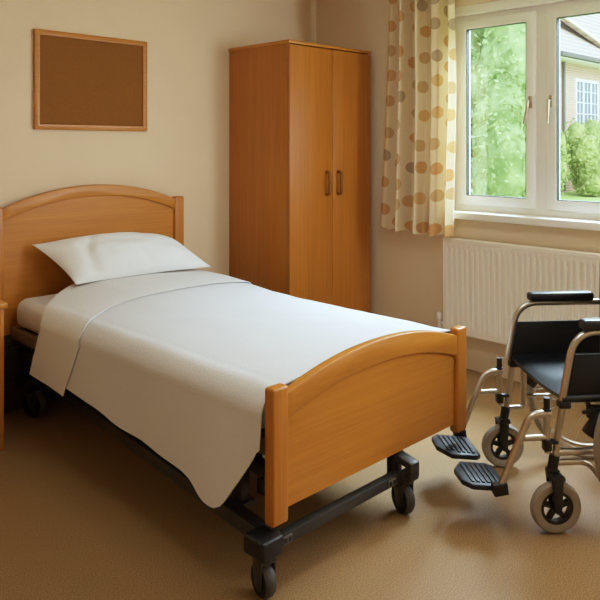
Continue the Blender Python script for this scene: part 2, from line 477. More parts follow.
# ------------------------------------------------------------------ radiator
def radiator():
    y0, y1, z0, z1 = -2.66, -1.159, .219, .783
    t = thing('radiator', 'cream ribbed panel radiator on the wall below the window', 'radiator', (-.06, (y0+y1)/2, z0))
    L = Vector(t.location)
    def part(name, b, m, p=t): b.transform(Matrix.Translation(-L)); return obj(name, b, m, p)
    # ribbed face: a grid whose depth swings between channel and rib
    b = nb(); pitch = .0355; n = int((y1-y0-.04)/pitch)
    xs = []
    ys = [y1, y1-.012]
    prof = []
    y = y1-.02
    prof.append((y1, 0)); prof.append((y1-.018, 0))
    for i in range(n):
        c = y1-.02-pitch*i
        prof += [(c-.006, 0), (c-.011, .010), (c-.026, .010), (c-.031, 0)]
    prof.append((y0, 0))
    zs = [(z0, 0), (z0+.045, 0), (z0+.058, 1), (z1-.058, 1), (z1-.045, 0), (z1, 0)]
    rows = []
    for z, k in zs: rows.append([b.verts.new((-.088-.0*k-(d if False else 0) + (d*k*1.0), y, z)) for y, d in prof])
    for j in range(len(zs)-1):
        for i in range(len(prof)-1):
            b.faces.new((rows[j][i], rows[j][i+1], rows[j+1][i+1], rows[j+1][i]))
    box(b, -.0885, -.084, y0, y1, z0-.002, z0+.012, .002); box(b, -.0905, -.084, y0, y1, z1-.020, z1, .003)
    bmesh.ops.recalc_face_normals(b, faces=b.faces)
    part('front_panel', b, M['rad'])
    b = nb(); box(b, -.074, -.030, y0+.01, y1-.01, z0+.01, z1-.012); part('back_panel', b, M['rad'])
    b = nb()
    box(b, -.092, -.026, y0, y1, z1-.004, z1+.004, .002)
    for i in range(60):
        yy = y0+.03+i*(y1-y0-.06)/59
        box(b, -.078, -.040, yy-.004, yy+.004, z1+.003, z1+.0055)
    part('top_grille', b, M['rad'])
    for yy in (y0, y1-.004):
        b = nb(); box(b, -.089, -.026, yy, yy+.004, z0+.005, z1, .001); part('side_panel', b, M['rad'])
    b = nb()
    cyl(b, (-.055, y1+.045, 0.0), (-.055, y1+.045, .25), .0075)
    cyl(b, (-.055, y1+.045, .255), (-.055, y1-.02, .255), .009)
    part('pipe', b, M['rad'])
    b = nb()
    lathe(b, [(.0, .225), (.014, .225), (.014, .275), (.018, .28), (.018, .315), (.013, .322), (0, .322)], (-.055, y1+.045, 0), (0, 0, 1), 20)
    part('valve', b, M['white'])
    for yy in (y0+.15, y1-.15):
        b = nb(); box(b, -.035, -.002, yy-.015, yy+.015, z0+.05, z1-.08); part('bracket', b, M['white'])
radiator()

# ------------------------------------------------------------------ notice board
def board():
    x0, x1, z0, z1 = -2.138, -1.456, 1.436, 1.962
    t = thing('notice_board', 'brown cork notice board in a thin wooden frame, hung above the bed', 'notice board', ((x0+x1)/2, -.0, z0))
    L = Vector(t.location); w = .028
    b = nb(); ring(b, -.022, -.001, x0, x1, z0, z1, w, .002)
    b.transform(Matrix(((0, 1, 0, 0), (1, 0, 0, 0), (0, 0, 1, 0), (0, 0, 0, 1)))); bmesh.ops.reverse_faces(b, faces=b.faces)
    b.transform(Matrix.Translation(-L)); obj('frame', b, M['wood_x'], t)
    b = nb(); box(b, x0+w-.003, x1-w+.003, -.012, -.004, z0+w-.003, z1-w+.003)
    b.transform(Matrix.Translation(-L)); obj('cork_panel', b, M['cork'], t)
board()

# ------------------------------------------------------------------ wardrobe
def wardrobe():
    x0, x1, yb, yf, H = -.828, -.062, -.004, -.571, 1.985
    t = thing('wardrobe', 'tall beech wardrobe with two plain doors in the corner', 'wardrobe', ((x0+x1)/2, (yb+yf)/2, 0))
    L = Vector(t.location)
    def part(name, b, m, p=t): b.transform(Matrix.Translation(-L)); return obj(name, b, m, p)
    for a in (x0+.004, x1-.022):
        b = nb(); box(b, a, a+.018, yf+.022, yb, 0, H-.02, .001); part('side_panel', b, M['wood_dk'])
    b = nb(); box(b, x0+.02, x1-.02, yb-.006, yb, .06, H-.02); part('back_panel', b, M['wood_dk'])
    b = nb(); box(b, x0+.022, x1-.022, yf+.03, yb-.006, .07, .088); part('bottom_panel', b, M['wood_dk'])
    b = nb(); box(b, x0-.003, x1+.003, yf-.004, yb, H-.02, H, .003); part('top_panel', b, M['wood_x'])
    b = nb(); box(b, x0+.022, x1-.022, yf+.04, yf+.055, 0, .07); part('plinth', b, M['wood_x'])
    xm = (x0+x1)/2
    for (a, c, hx) in ((x0+.005, xm-.0015, xm-.058), (xm+.0015, x1-.005, xm+.050)):
        b = nb(); box(b, a, c, yf, yf+.019, .072, H-.026, .0015); d = part('door', b, M['wood_dk'])
        b = nb(); zc = 1.115
        tube(b, fillet([(hx, yf+.002, zc-.07), (hx, yf-.03, zc-.07), (hx, yf-.03, zc+.07), (hx, yf+.002, zc+.07)], .03, 6), .010, 12)
        part('handle', b, M['wood_hd'], d)
wardrobe()

# ------------------------------------------------------------------ bed
def bed():
    t = thing('hospital_bed', 'wheeled care bed with arched beech headboard and footboard on castors', 'bed', (-1.80, -1.05, 0))
    L = Vector(t.location)
    def part(name, b, m, p=t, label=None): b.transform(Matrix.Translation(-L)); return obj(name, b, m, p, label=label)
    def end_board(name, x0, x1, yo, yi, zb, zp, zs, zc, arch_lo, zpanel, railw, outward):
        """posts, arched top rail and recessed panel; outward is the sign of the visible face on Y"""
        pw = .068
        b = nb(); box(b, x0+pw-.01, x1-pw+.01, min(yo, yi)+.012, max(yo, yi)-.014, zpanel, zs-.06)
        # panel top follows the arch
        nseg = 28; xs = [x0+pw-.006+(x1-x0-2*pw+.012)*i/nseg for i in range(nseg+1)]
        def arc(x): k = (x-(x0+x1)/2)/((x1-x0)/2-pw); return zs+(zc-zs)*(1-abs(k)**2.1)
        b.free(); b = nb()
        yA, yB = min(yo, yi)+.017, max(yo, yi)-.015
        poly = [(x0+pw-.006, zpanel), (x1-pw+.006, zpanel)]+[(x, arc(x)-railw+.008) for x in reversed(xs)]
        prism(b, poly, lambda p, q, r: Vector((p, r, q)), yA, yB)
        root = part(name, b, M['wood_x'])
        b = nb()
        yA, yB = min(yo, yi)+.004, max(yo, yi)-.004
        poly = [(x, arc(x)-railw*(1-.0*abs(x))) for x in xs]+[(x, arc(x)) for x in reversed(xs)]
        prism(b, poly, lambda p, q, r: Vector((p, r, q)), yA, yB, .006)
        part('top_rail', b, M['wood_x'], root)
        for a in (x0, x1-pw):
            b = nb()
            box(b, a, a+pw, min(yo, yi), max(yo, yi), zb, zp, .009, 4)
            part('post', b, M['wood_z'], root)
    end_board('footboard', -2.326, -1.256, -2.057, -2.016, .20, .618, .593, .669, 0, .235, .082, -1)
    end_board('headboard', -2.388, -1.23, -.03, -.075, .34, 1.045, 1.035, 1.136, 0, .36, .062, -1)
    b = nb(); box(b, -2.388, -1.232, -.066, -.044, .012, .40, .004); part('underbed_shade_panel', b, M['underside'], label='added dark panel standing in for shade below the headboard')  # added dark sheet in place of the shade under the bed head
    # mattress platform and side rails
    for x in (-2.274, -1.33):
        b = nb(); box(b, x-.016, x+.016, -2.0, -.075, .385, .442, .004); part('side_rail', b, M['rail'])
    b = nb()
    for i in range(16):
        y = -.14-i*.12
        box(b, -2.262, -1.342, y-.03, y+.03, .424, .438, .003)
    part('slatted_platform', b, M['beds'])
    b = nb(); box(b, -2.30, -1.30, -2.012, -1.985, .285, .335, .004); part('end_cross_rail', b, M['beds'])
    b = nb(); box(b, -2.30, -1.30, -.105, -.078, .30, .35, .004); part('end_cross_rail', b, M['beds'])
    b = nb()
    for x in (-2.24, -1.38):
        box(b, x-.02, x+.02, -2.0, -.09, .295, .335, .004)
    part('lower_frame', b, M['beds'])
    for x in (-2.24, -1.38):
        for y in (-1.88, -.25):
            b = nb(); box(b, x-.015, x+.015, y-.018, y+.018, .33, .43, .003); part('spacer', b, M['beds'])
    # lifting columns
    for x, y in ((-2.235, -1.80), (-2.13, -.30)):
        b = nb(); box(b, x-.02, x+.02, y-.025, y+.025, .14, .31, .003); box(b, x-.032, x+.032, y-.04, y+.04, .155, .175, .004)
        part('lifting_post', b, M['beds'])
    b = nb()
    beam(b, (-1.95, -1.75, .27), (-1.95, -.9, .34), .05, .05); beam(b, (-1.95, -.35, .18), (-1.95, -1.15, .33), .045, .045)
    cyl(b, (-2.2, -.9, .33), (-1.4, -.9, .33), .018); cyl(b, (-2.2, -1.15, .33), (-1.4, -1.15, .33), .018)
    part('lifting_arm', b, M['beds'])
    b = nb(); box(b, -2.05, -1.82, -1.55, -1.2, .25, .33, .012); part('motor_box', b, M['blackp'])
    b = nb(); box(b, -2.215, -2.06, -1.985, -1.86, .205, .211); 
    for a in ((-2.215, -2.06, -1.985, -1.979), (-2.215, -2.06, -1.866, -1.86), (-2.215, -2.209, -1.985, -1.86), (-2.066, -2.06, -1.985, -1.86)):
        box(b, a[0], a[1], a[2], a[3], .205, .252)
    box(b, -2.22, -2.05, -1.99, -1.985, .25, .30)
    part('cable_tray', b, M['beds'])
    # base chassis
    b = nb(); beam(b, (-2.306, -2.04, .150), (-2.110, -.10, .150), .050, .05); part('base_rail', b, M['beds'])
    b = nb(); beam(b, (-1.662, -1.99, .270), (-1.662, -.10, .270), .05, .05); part('base_rail', b, M['beds'])
    b = nb(); box(b, -2.31, -1.685, -2.050, -2.016, .126, .163, .004); part('base_cross_bar', b, M['beds'])
    b = nb(); box(b, -2.19, -1.68, -.155, -.11, .124, .172, .004); part('base_cross_bar', b, M['beds'])
    b = nb()
    box(b, -2.280, -2.242, -2.055, -2.051, .131, .158, .001, mi=0)
    for x in (-2.270, -2.252): box(b, x-.006, x+.006, -2.0565, -2.054, .137, .152, .001, mi=1)
    part('steel_plate', b, [M['label_w'], M['black']], label='small pressed end plate on the base bar')
    b = nb()
    box(b, -1.765, -1.720, -2.055, -2.051, .131, .158, .001, mi=0)
    for x in (-1.753, -1.732): box(b, x-.007, x+.007, -2.0565, -2.054, .137, .152, .001, mi=1)
    part('steel_plate', b, [M['label_w'], M['black']], label='small pressed end plate on the base bar')
    # front-left corner block
    b = nb(); box(b, -2.388, -2.305, -2.083, -1.990, .130, .188, .008, 3); part('corner_block', b, M['blackp'])
    # front-right cantilever bracket with triangular hole
    b = nb()
    xa, xb = -1.690, -1.640
    fn = lambda p, q, r: Vector((r, p, q))
    prism(b, [(-1.985, .10), (-2.02, .10), (-2.02, .228), (-2.008, .292), (-1.985, .292)], fn, xa, xb, .004)
    prism(b, [(-1.985, .200), (-2.098, .182), (-2.098, .206), (-2.01, .226), (-1.985, .227)], fn, xa+.001, xb-.001, .004)
    prism(b, [(-2.074, .142), (-2.099, .150), (-2.099, .205), (-2.074, .207)], fn, xa+.0005, xb-.0005, .004)
    prism(b, [(-1.986, .102), (-2.04, .102), (-2.097, .142), (-2.085, .195), (-2.055, .176), (-2.018, .136), (-1.986, .130)], fn, xa+.0015, xb-.0015, .003)
    part('castor_bracket', b, M['beds'])
    b = nb(); box(b, -2.28, -2.14, -.24, -.10, .150, .215, .012); part('corner_block', b, M['blackp'])
    b = nb(); box(b, -1.75, -1.64, -.20, -.10, .12, .25, .01); part('corner_block', b, M['blackp'])
    # castors: hub fork with a rubber wheel
    for (x, y, a, rr) in ((-2.344, -2.035, R(78), .052), (-1.655, -2.035, R(72), .056), (-2.215, -.185, R(110), .066), (-1.70, -.165, R(60), .056)):
        d = Vector((math.cos(a), math.sin(a), 0)); s = Vector((-d.y, d.x, 0))   # d rolling direction, s axle
        c = Vector((x, y, rr))
        b = nb()
        cyl(b, c+Vector((0, 0, .03)) - d*.012, c+Vector((0, 0, .088)) - d*.012, .016)
        for sg in (-1, 1):
            poly = [(-.030, -.012), (-.008, -.030), (.012, -.012), (.024, .035), (.020, .066), (-.030, .066)]
            prism(b, poly, lambda p, q, r: c+d*p+Vector((0, 0, q))+s*r, sg*.021, sg*.026, .002)
        obx = Matrix((d, s, Vector((0, 0, 1)))).transposed()
        obox(b, c+Vector((0, 0, .064))-d*.004, (.028, .027, .008), obx, .004)
        k = part('castor', b, M['beds'])
        b = nb()
        prof = [(.0, -.013), (rr*.55, -.014), (rr*.62, -.018), (rr*.9, -.018), (rr, -.010), (rr, .010), (rr*.9, .018), (rr*.62, .018), (rr*.55, .014), (0, .013)]
        lathe(b, prof, c, s, 36)
        for f in b.faces:
            q = f.calc_center_median()-c; rad = (q-s*q.dot(s)).length
            f.material_index = 1 if rad > rr*.86 else 0
        part('wheel', b, [M['black'], M['greyw']], k)
bed()

# ------------------------------------------------------------------ bedding
def rounded_slab(bm, x0, x1, y0, y1, z0, z1, r, n=6, crown=.0):
    box(bm, x0, x1, y0, y1, z0, z1, r, n)
b = nb(); rounded_slab(b, -2.285, -1.300, -2.005, -.10, .4425, .588, .055)
for v in b.verts:
    if v.co.z > .58: v.co.z += .004*noise.noise(v.co*4)
mt = obj('mattress', b, [M['sheet']]); tag(mt, 'white sheeted mattress lying on the care bed frame', 'mattress'); recenter(mt)
def interp(tab, y):
    if y >= tab[0][0]: return tab[0][1]
    for (a, p), (c, q) in zip(tab, tab[1:]):
        if a >= y >= c:
            k = (a-y)/(a-c); return p+(q-p)*k
    return tab[-1][1]

def drape(name, label, cat, m, y_start, y_end, left_bottom, zoff, outoff, xr_drop, thick, wr, ny=90, skew=None):
    """cloth lying over the mattress: right hem, over the top, down the left side"""
    b = nb(); rows = []
    NT, NS = 60, 34
    for j in range(ny+1):
        fy = j/ny; row = []
        for i in range(NT+NS+9):
            pass
        # profile parameters
        xl, xr = -2.315-outoff, -1.292+outoff
        ztop = .590+zoff
        pts = []
        yb = y_start+(y_end-y_start)*fy
        # right side hang
        for k in range(8):
            pts.append((xr+.004, ztop-.03-xr_drop*(1-k/8), 'r', 1-k/8))
        for k in range(7):
            a = k/6*math.pi/2; pts.append((xr+.004-.035*(1-math.cos(a)), ztop-.03+.03*math.sin(a), 't', 0))
        n2 = NT
        for k in range(1, n2):
            f = k/n2; x = xr-.03+(xl+.075-(xr-.03))*f
            z = ztop+.030*math.sin(math.pi*min(1, f*1.0))**.8
            pts.append((x, z, 't', 0))
        for k in range(13):
            a = k/12*math.pi/2; pts.append((xl+.075-.095*math.sin(a), ztop-.085*(1-math.cos(a)), 't', 0))
        zb = interp(left_bottom, yb)
        z1 = ztop-.085
        for k in range(1, NS+1):
            f = k/NS; pts.append((xl-.02, z1+(zb-z1)*f, 'l', f))
        for (x, z, kind, f) in pts:
            y = yb
            if skew:
                y = skew(fy, x, kind, f)
            p = Vector((x, y, z))
            if kind == 't':
                p.z += .030*max(0, min(1, (y+1.15)/.6))*max(0, min(1, (x+2.33)/.35))
                w = noise.noise(Vector((x*2.2, y*2.6, 3+zoff*50)))*.006*wr + noise.noise(Vector((x*7, y*8, 1)))*.0025*wr
                p.z += w
            if kind == 'l':
                h = (z1-z)
                fold = math.sin(y*17+.8*math.sin(y*5))*.006+noise.noise(Vector((y*5, z*2, 7)))*.010
                p.x += -h*.05 + fold*min(1, h*3.2)*wr
                # fuller swag at the foot corner
                g = math.exp(-((y+1.80)/.16)**2)
                p.x -= g*h*.11
            row.append(b.verts.new(p))
        rows.append(row)
    for j in range(ny):
        for i in range(len(rows[0])-1):
            b.faces.new((rows[j][i], rows[j][i+1], rows[j+1][i+1], rows[j+1][i]))
    bmesh.ops.recalc_face_normals(b, faces=b.faces)
    b.normal_update()
    if sum(f.normal.z for f in b.faces) < 0: bmesh.ops.reverse_faces(b, faces=b.faces)
    solidify(b, thick)
    o = obj(name, b, m); tag(o, label, cat); recenter(o)
    return o
cov_tab = [(-.55, .335), (-.85, .318), (-1.09, .298), (-1.31, .277), (-1.51, .262), (-1.64, .252), (-1.69, .244), (-1.725, .232), (-1.755, .219), (-1.785, .211), (-1.815, .208), (-1.845, .210), (-1.87, .222), (-1.89, .242), (-1.915, .280), (-1.95, .332), (-1.985, .385), (-2.009, .43)]
drape('coverlet', 'white textured coverlet draped low over the near side of the bed', 'bedspread', M['cover'], -.70, -2.0145, cov_tab, .012, .004, .10, .005, 1.0, ny=110)
def skew(fy, x, kind, f):
    # the sheet's head edge and fold edge, measured on top and down the hang
    if kind == 'l':
        a = -.53+(-.455+.53)*f; c = -.90+(-.775+.90)*f
    else:
        k = min(1, max(0, (x+2.335)/.33)); k = 1-(1-k)**1.6
        a = -.53+.27*k
        if x > -1.9: a += -.04*min(1, (x+1.9)/.5)
        kk = max(0, (-2.05-x)/.27); c = -.765-.135*min(1, kk)**1.5 - .012*math.sin(x*6)
    return a+(c-a)*fy
drape('folded_sheet', 'white cotton top sheet folded back over the coverlet below the pillow', 'sheet', M['sheet'], -.36, -.80, [(-.3, .312), (-.44, .306), (-.60, .298), (-.9, .280)], .020, .011, .09, .003, .8, ny=60, skew=skew)

def pillow():
    b = nb(); NU, NV = 64, 44
    BL, BR = Vector((-2.195, -.115, .850)), Vector((-1.375, -.105, .815))
    FL, FR = Vector((-2.085, -.365, .668)), Vector((-1.300, -.425, .670))
    up = Vector((.02, -.52, .85)).normalized()
    def pos(u, v, sgn):
        s, t = (u+1)/2, (v+1)/2            # t = 0 at the front edge
        base = FL*(1-s)*(1-t)+FR*s*(1-t)+BL*(1-s)*t+BR*s*t
        ctr = (BL+BR+FL+FR)/4
        pin = .05*(1-u*u)*abs(v)**4 + .05*(1-v*v)*abs(u)**4      # seams pull in between the corners
        base = base.lerp(ctr, pin)
        eu, ev = 1-abs(u)**2.2, 1-abs(v)**2.2
        th = (max(0, eu)**.62)*(max(0, ev)**.62)
        if sgn > 0:
            h = .115*th*(1+.10*v)
            h += noise.noise(Vector((u*2.1, v*2.6, 2)))*.012*(eu*ev) + noise.noise(Vector((u*6, v*5, 8)))*.004*(eu*ev)
            for (u0, v0, u1, v1, wd, dp) in ((-.60, .25, -.72, -.80, .085, .012), (-.42, .55, -.62, -.1, .06, .006), (-.02, .1, .06, -.75, .045, .006), (.62, -.62, .95, -.9, .05, .008), (.45, .2, .75, -.3, .09, .005)):
                ax, ay = u1-u0, v1-v0; tt = max(0, min(1, ((u-u0)*ax+(v-v0)*ay)/(ax*ax+ay*ay)))
                dd = math.hypot(u-u0-ax*tt, v-v0-ay*tt)
                h -= dp*math.exp(-(dd/wd)**2)*min(1, eu*ev*4)
            p = base+up*h
        else:
            p = base-up*.05*th
            p.z = max(p.z, .664+.012*(1-u*u)); p.y = min(p.y, -.083)
        return p
    top, bot = [], []
    for s, rows in ((1, top), (-1, bot)):
        for j in range(NV+1):
            r = []
            for i in range(NU+1):
                u, v = -1+2*i/NU, -1+2*j/NV
                u = math.sin(u*math.pi/2)*.5+u*.5; v = math.sin(v*math.pi/2)*.5+v*.5
                if s < 0 and (i in (0, NU) or j in (0, NV)): r.append(top[j][i])
                else: r.append(b.verts.new(pos(u, v, s)))
            rows.append(r)
    for rows, fl in ((top, False), (bot, True)):
        for j in range(NV):
            for i in range(NU):
                q = [rows[j][i], rows[j][i+1], rows[j+1][i+1], rows[j+1][i]]
                b.faces.new(q[::-1] if fl else q)
    bmesh.ops.recalc_face_normals(b, faces=b.faces)
    o = obj('pillow', b, M['pillow']); tag(o, 'plump white pillow leaning against the headboard', 'pillow'); recenter(o)
pillow()

# ------------------------------------------------------------------ bedside cabinet
def cabinet():
    t = thing('bedside_cabinet', 'beech bedside cabinet at the head of the bed, cut by the left edge', 'bedside cabinet', (-2.70, -.24, 0))
    L = Vector(t.location)
    def part(name, b, m, p=t): b.transform(Matrix.Translation(-L)); return obj(name, b, m, p)
    x0, x1, yf = -2.92, -2.477, -.46
    b = nb(); box(b, x0-.013, x1+.013, yf-.013, -.02, .628, .655, .006, 3); part('top_panel', b, M['wood_x'])
    for a in (x0, x1-.018):
        b = nb(); box(b, a, a+.018, yf, -.03, 0, .628, .002); part('side_panel', b, M['wood_z'])
    b = nb(); box(b, x0+.018, x1-.018, -.045, -.035, .05, .628); part('back_panel', b, M['wood_z'])
    b = nb(); box(b, x0+.018, x1-.018, yf+.01, -.04, .06, .08); part('bottom_panel', b, M['wood_z'])
    b = nb(); box(b, x0+.02, x1-.02, yf-.002, yf+.016, .47, .622, .002); d = part('drawer', b, M['wood_x'])
    b = nb(); tube(b, fillet([(-2.75, yf, .545), (-2.75, yf-.028, .545), (-2.65, yf-.028, .545), (-2.65, yf, .545)], .02), .007); part('handle', b, M['wood_hd'], d)
    b = nb(); box(b, x0+.02, x1-.02, yf-.002, yf+.016, .085, .464, .002); d = part('door', b, M['wood_z'])
    b = nb(); tube(b, fillet([(-2.86, yf, .25), (-2.86, yf-.028, .25), (-2.86, yf-.028, .35), (-2.86, yf, .35)], .02), .007); part('handle', b, M['wood_hd'], d)
cabinet()

# ------------------------------------------------------------------ wheelchair (local +x is the way it faces, +y is the near side)
def wheelchair():
    t = thing('wheelchair', 'wheelchair with black seat and silver frame facing the foot of the bed', 'wheelchair', (-1.218, -2.29, 0), math.atan2(.649, -.761))
    def part(name, b, m, p=t, label=None): return obj(name, b, m, p, label=label)
    yS = .235; r = .0125
    for sg in (1, -1):
        y = sg*yS
        b = nb()
        # front upright with sleeve, lower and rear tubes
        cyl(b, (-.012, y, .235), (-.045, y, .462), r)
        if sg > 0:
            tube(b, [(-.022, y, .268), (-.43, y, .268)], r)
            tube(b, fillet([(-.015, y, .232), (-.135, y, .232), (-.185, y, .165), (-.20, y, .155)], .04), .011)
        else:
            tube(b, fillet([(-.018, y, .250), (-.088, y, .250), (-.088, y, .445)], .02), r)
            tube(b, [(-.088, y, .300), (-.43, y, .300)], .008)
        tube(b, fillet([(-.43, y, .22), (-.43, y, .86), (-.455, y, .93), (-.53, y, .945)], .05), r)
        fr = part('side_frame', b, M['chrome'])
        b = nb(); tube(b, [(-.035, y, .456), (-.43, y, .456)], .014); part('seat_rail', b, M['blackp'], fr)
        b = nb(); cyl(b, (-.475, y, .945), (-.585, y, .947), .017)
        for k in range(5): lathe(b, [(.015, -.006), (.0195, -.004), (.0195, .004), (.015, .006)], (-.49-.02*k, y, .9455), (1, 0, 0), 16)
        part('push_handle', b, M['blackp'], fr)
        b = nb(); cyl(b, (.0, y, .185), (-.012, y, .258), .018); box(b, -.024, .016, y-.02, y+.02, .192, .212, .004)
        part('castor_sleeve', b, M['blackp'], fr)
        da = 0 if sg > 0 else .022
        # armrest: hoop, pad and skirt guard
        b = nb()
        tube(b, fillet([(-.040+da, y, .452), (-.085+da, y, .690), (-.43, y, .690)], .085, 12), r)
        arm = part('armrest', b, M['chrome'])
        b = nb(); box(b, -.385, -.108, y-.027, y+.027, .698, .735, .013, 4); part('arm_pad', b, M['vinyl'], arm)
        b = nb(); prism(b, [(-.425, .470), (-.046+da, .470), (-.074+da, .612), (-.425, .615)], lambda p, q, w: Vector((p, w, q)), y-.004, y+.004, .003)
        part('skirt_guard', b, M['nylon'], arm)
        # brake lever under the rail
        b = nb(); box(b, -.20, -.13, y-.012, y+.012, .385, .43, .006)
        beam(b, (-.13, y+sg*.02, .42), (-.205, y+sg*.03, .36), .02, .03); beam(b, (-.165, y+sg*.03, .40), (-.12, y+sg*.03, .335), .035, .05, .008)
        cyl(b, (-.15, y-.02, .40), (-.15, y+sg*.04, .40), .012); beam(b, (-.10, y+sg*.026, .415), (-.19, y+sg*.026, .425), .012, .012)
        part('brake', b, M['blackp'], fr)
        b = nb(); box(b, -.065, -.025, y-.018, y+.018, .425, .45, .004); part('clamp', b, M['blackp'], fr)
        b = nb(); box(b, -.022, .012, y-.014, y+.014, .300, .312, .003); part('clamp', b, M['blackp'], fr)
        # swing-away footrest
        b = nb()
        tube(b, fillet([(.014, y, .268), (.018, y, .415)], .01), .0115)
        yo = y+sg*.0
        tube(b, fillet([(.002, y, .405), (.075, y, .405), (.185, yo, .150)], .06, 10), r)
        tube(b, [(.014, y, .322), (.112, y, .320)], .0105)
        hg = part('footrest_hanger', b, M['chrome'])
        b = nb(); cyl(b, (.016, y, .415), (.017, y, .462), .011); box(b, .004, .028, y-.013, y+.013, .415, .424, .003); part('knob', b, M['blackp'], hg)
        b = nb(); box(b, .002, .030, y-.016, y+.016, .275, .315, .005); part('catch', b, M['blackp'], hg)
        # footplate with grooves, hinged off a black block
        b = nb()
        rot = Matrix.Rotation(R(-62), 3, 'Y')
        obox(b, (.186, y, .147), (.026, .017, .021), Matrix.Rotation(R(8), 3, 'Y'), .005)
        part('plate_block', b, M['blackp'], hg)
        b = nb()
        sh = -sg
        yi0, yi1 = y+sh*.014, y+sh*.205
        poly = [(.155, yi0), (.275, yi0), (.305, yi0+sh*.035), (.308, yi1-sh*.07), (.265, yi1), (.165, yi1), (.145, yi1-sh*.02), (.145, yi0+sh*.02)]
        fn = lambda p, q, w: Vector((p+(.014 if sg < 0 else .003), q, w + (p-.2)*.10))
        prism(b, poly, fn, .130, .150, .005)
        for k in range(6):
            xx = .172+.019*k; ya, yb = yi0+sh*.02, yi1-sh*(.02 if k < 4 else .035)
            prism(b, [(xx-.0055, ya), (xx+.0055, ya), (xx+.0055, yb), (xx-.0055, yb)], fn, .148, .1545, .0015)
        part('footplate', b, M['foot'], hg)
        # castor
        yc = .262 if sg > 0 else -.250; c = Vector((-.004, yc, .090))
        b = nb()
        box(b, -.030, .022, yc-.028, yc+.028, .186, .202, .006)
        for s2 in (-1, 1):
            prism(b, [(-.026, .20), (.018, .20), (.006, .09), (-.002, .074), (-.014, .074), (-.020, .09)], lambda p, q, w: Vector((p+.004, w, q)), yc+s2*.021, yc+s2*.029, .003)
        cyl(b, c+Vector((0, -.032, 0)), c+Vector((0, .032, 0)), .007)
        f = part('castor_fork', b, M['blackp'])
        b = nb(); ra, rw = .090, .019
        prof = [(ra-.032, -.014), (ra-.020, -rw), (ra-.007, -.017), (ra-.001, -.008), (ra, 0), (ra-.001, .008), (ra-.007, .017), (ra-.020, rw), (ra-.032, .014)]
        lathe(b, prof, c, (0, 1, 0), 40); w = part('tyre', b, M['tyre'], f)
        b = nb()
        lathe(b, [(ra-.043, -.012), (ra-.030, -.013), (ra-.030, .013), (ra-.043, .012)], c, (0, 1, 0), 36)
        lathe(b, [(.0, -.015), (.018, -.015), (.018, .015), (.0, .015)], c, (0, 1, 0), 20)
        for k in range(5):
            a = k*2*math.pi/5+.3; d = Vector((math.cos(a), 0, math.sin(a)))
            beam(b, c+d*.012, c+d*.054, .018, .016, .002, up=(0, 1, 0))
        part('castor_hub', b, M['blackp'], f)
        # big rear wheel
        yw = sg*.292; c = Vector((-.43, yw, .305)); R0 = .305
        b = nb()
        prof = [(R0-.026, -.010), (R0-.016, -.0155), (R0-.005, -.011), (R0, 0), (R0-.005, .011), (R0-.016, .0155), (R0-.026, .010)]
        lathe(b, prof, c, (0, 1, 0), 80); w = part('rear_wheel', b, M['tyre'])
        b = nb(); lathe(b, [(R0-.036, -.009), (R0-.024, -.012), (R0-.024, .012), (R0-.036, .009)], c, (0, 1, 0), 80); part('rim', b, M['chrome'], w)
        b = nb(); tube(b, [c+Vector((math.cos(a)*.262, sg*.034, math.sin(a)*.262)) for a in [2*math.pi*k/72 for k in range(72)]], .0085, 10, closed=True)
        for k in range(6):
            a = 2*math.pi*k/6+.26; d = Vector((math.cos(a), 0, math.sin(a)))
            cyl(b, c+d*.270+Vector((0, sg*.006, 0)), c+d*.262+Vector((0, sg*.034, 0)), .004, 8)
        part('hand_rim', b, M['chrome'], w)
        b = nb()
        for k in range(32):
            a = 2*math.pi*k/32; o = .5*(1 if k % 4 < 2 else -1)
            d = Vector((math.cos(a), 0, math.sin(a))); h = Vector((math.cos(a+o*1.6), 0, math.sin(a+o*1.6)))
            cyl(b, c+h*.025+Vector((0, (.022 if k % 2 else -.022), 0)), c+d*.270, .0012, 5)
        part('spokes', b, M['chrome'], w)
        b = nb(); lathe(b, [(0, -.034), (.018, -.034), (.022, -.022), (.028, -.020), (.028, -.016), (.018, -.014), (.018, .014), (.028, .016), (.028, .020), (.022, .022), (.018, .034), (0, .034)], c, (0, 1, 0), 24)
        cyl(b, c, (c.x, y, c.z), .009); part('wheel_hub', b, M['blackp'], w)
    # seat sling, sagging in the middle
    def sling(fn, nu, nv, th):
        b = nb(); g = [[b.verts.new(fn(i/nu, j/nv)) for i in range(nu+1)] for j in range(nv+1)]
        for j in range(nv):
            for i in range(nu): b.faces.new((g[j][i], g[j][i+1], g[j+1][i+1], g[j+1][i]))
        solidify(b, th); return b
    def seat(u, v):
        y = -yS+.004+(2*yS-.008)*v; k = 1-(2*v-1)**2
        x = -.43+(.40-.0*k)*u - .012*k*u
        return Vector((x, y, .477-.020*k*(.6+.4*u) - .014*max(0, u-.9)*10*.5))
    part('seat', sling(seat, 16, 24, .016), M['vinyl'])
    def back(u, v):
        y = -yS+.002+(2*yS-.004)*v; k = 1-(2*v-1)**2
        return Vector((-.436-.03*k-.01, y, .50+.40*u))
    part('backrest', sling(back, 12, 20, -.016), M['nylon'])
    b = nb()
    beam(b, (-.24, yS-.02, .275), (-.24, -yS+.02, .44), .022, .022, .004); beam(b, (-.275, -yS+.02, .275), (-.275, yS-.02, .44), .022, .022, .004)
    part('cross_brace', b, M['chrome'])
    # brake cable looping below the seat
    b = nb(); tube(b, fillet([(-.035, yS-.02, .44), (-.07, .05, .405), (-.13, -.06, .37), (-.24, -yS+.02, .31)], .08), .0025, 6)
    part('cable', b, M['white'])
wheelchair()

# ------------------------------------------------------------------ garden and neighbouring house
b = nb(); box(b, .2, 60, -25, 45, -.35, -.05); o = obj('lawn', b, M['grass']); o['kind'] = 'structure'

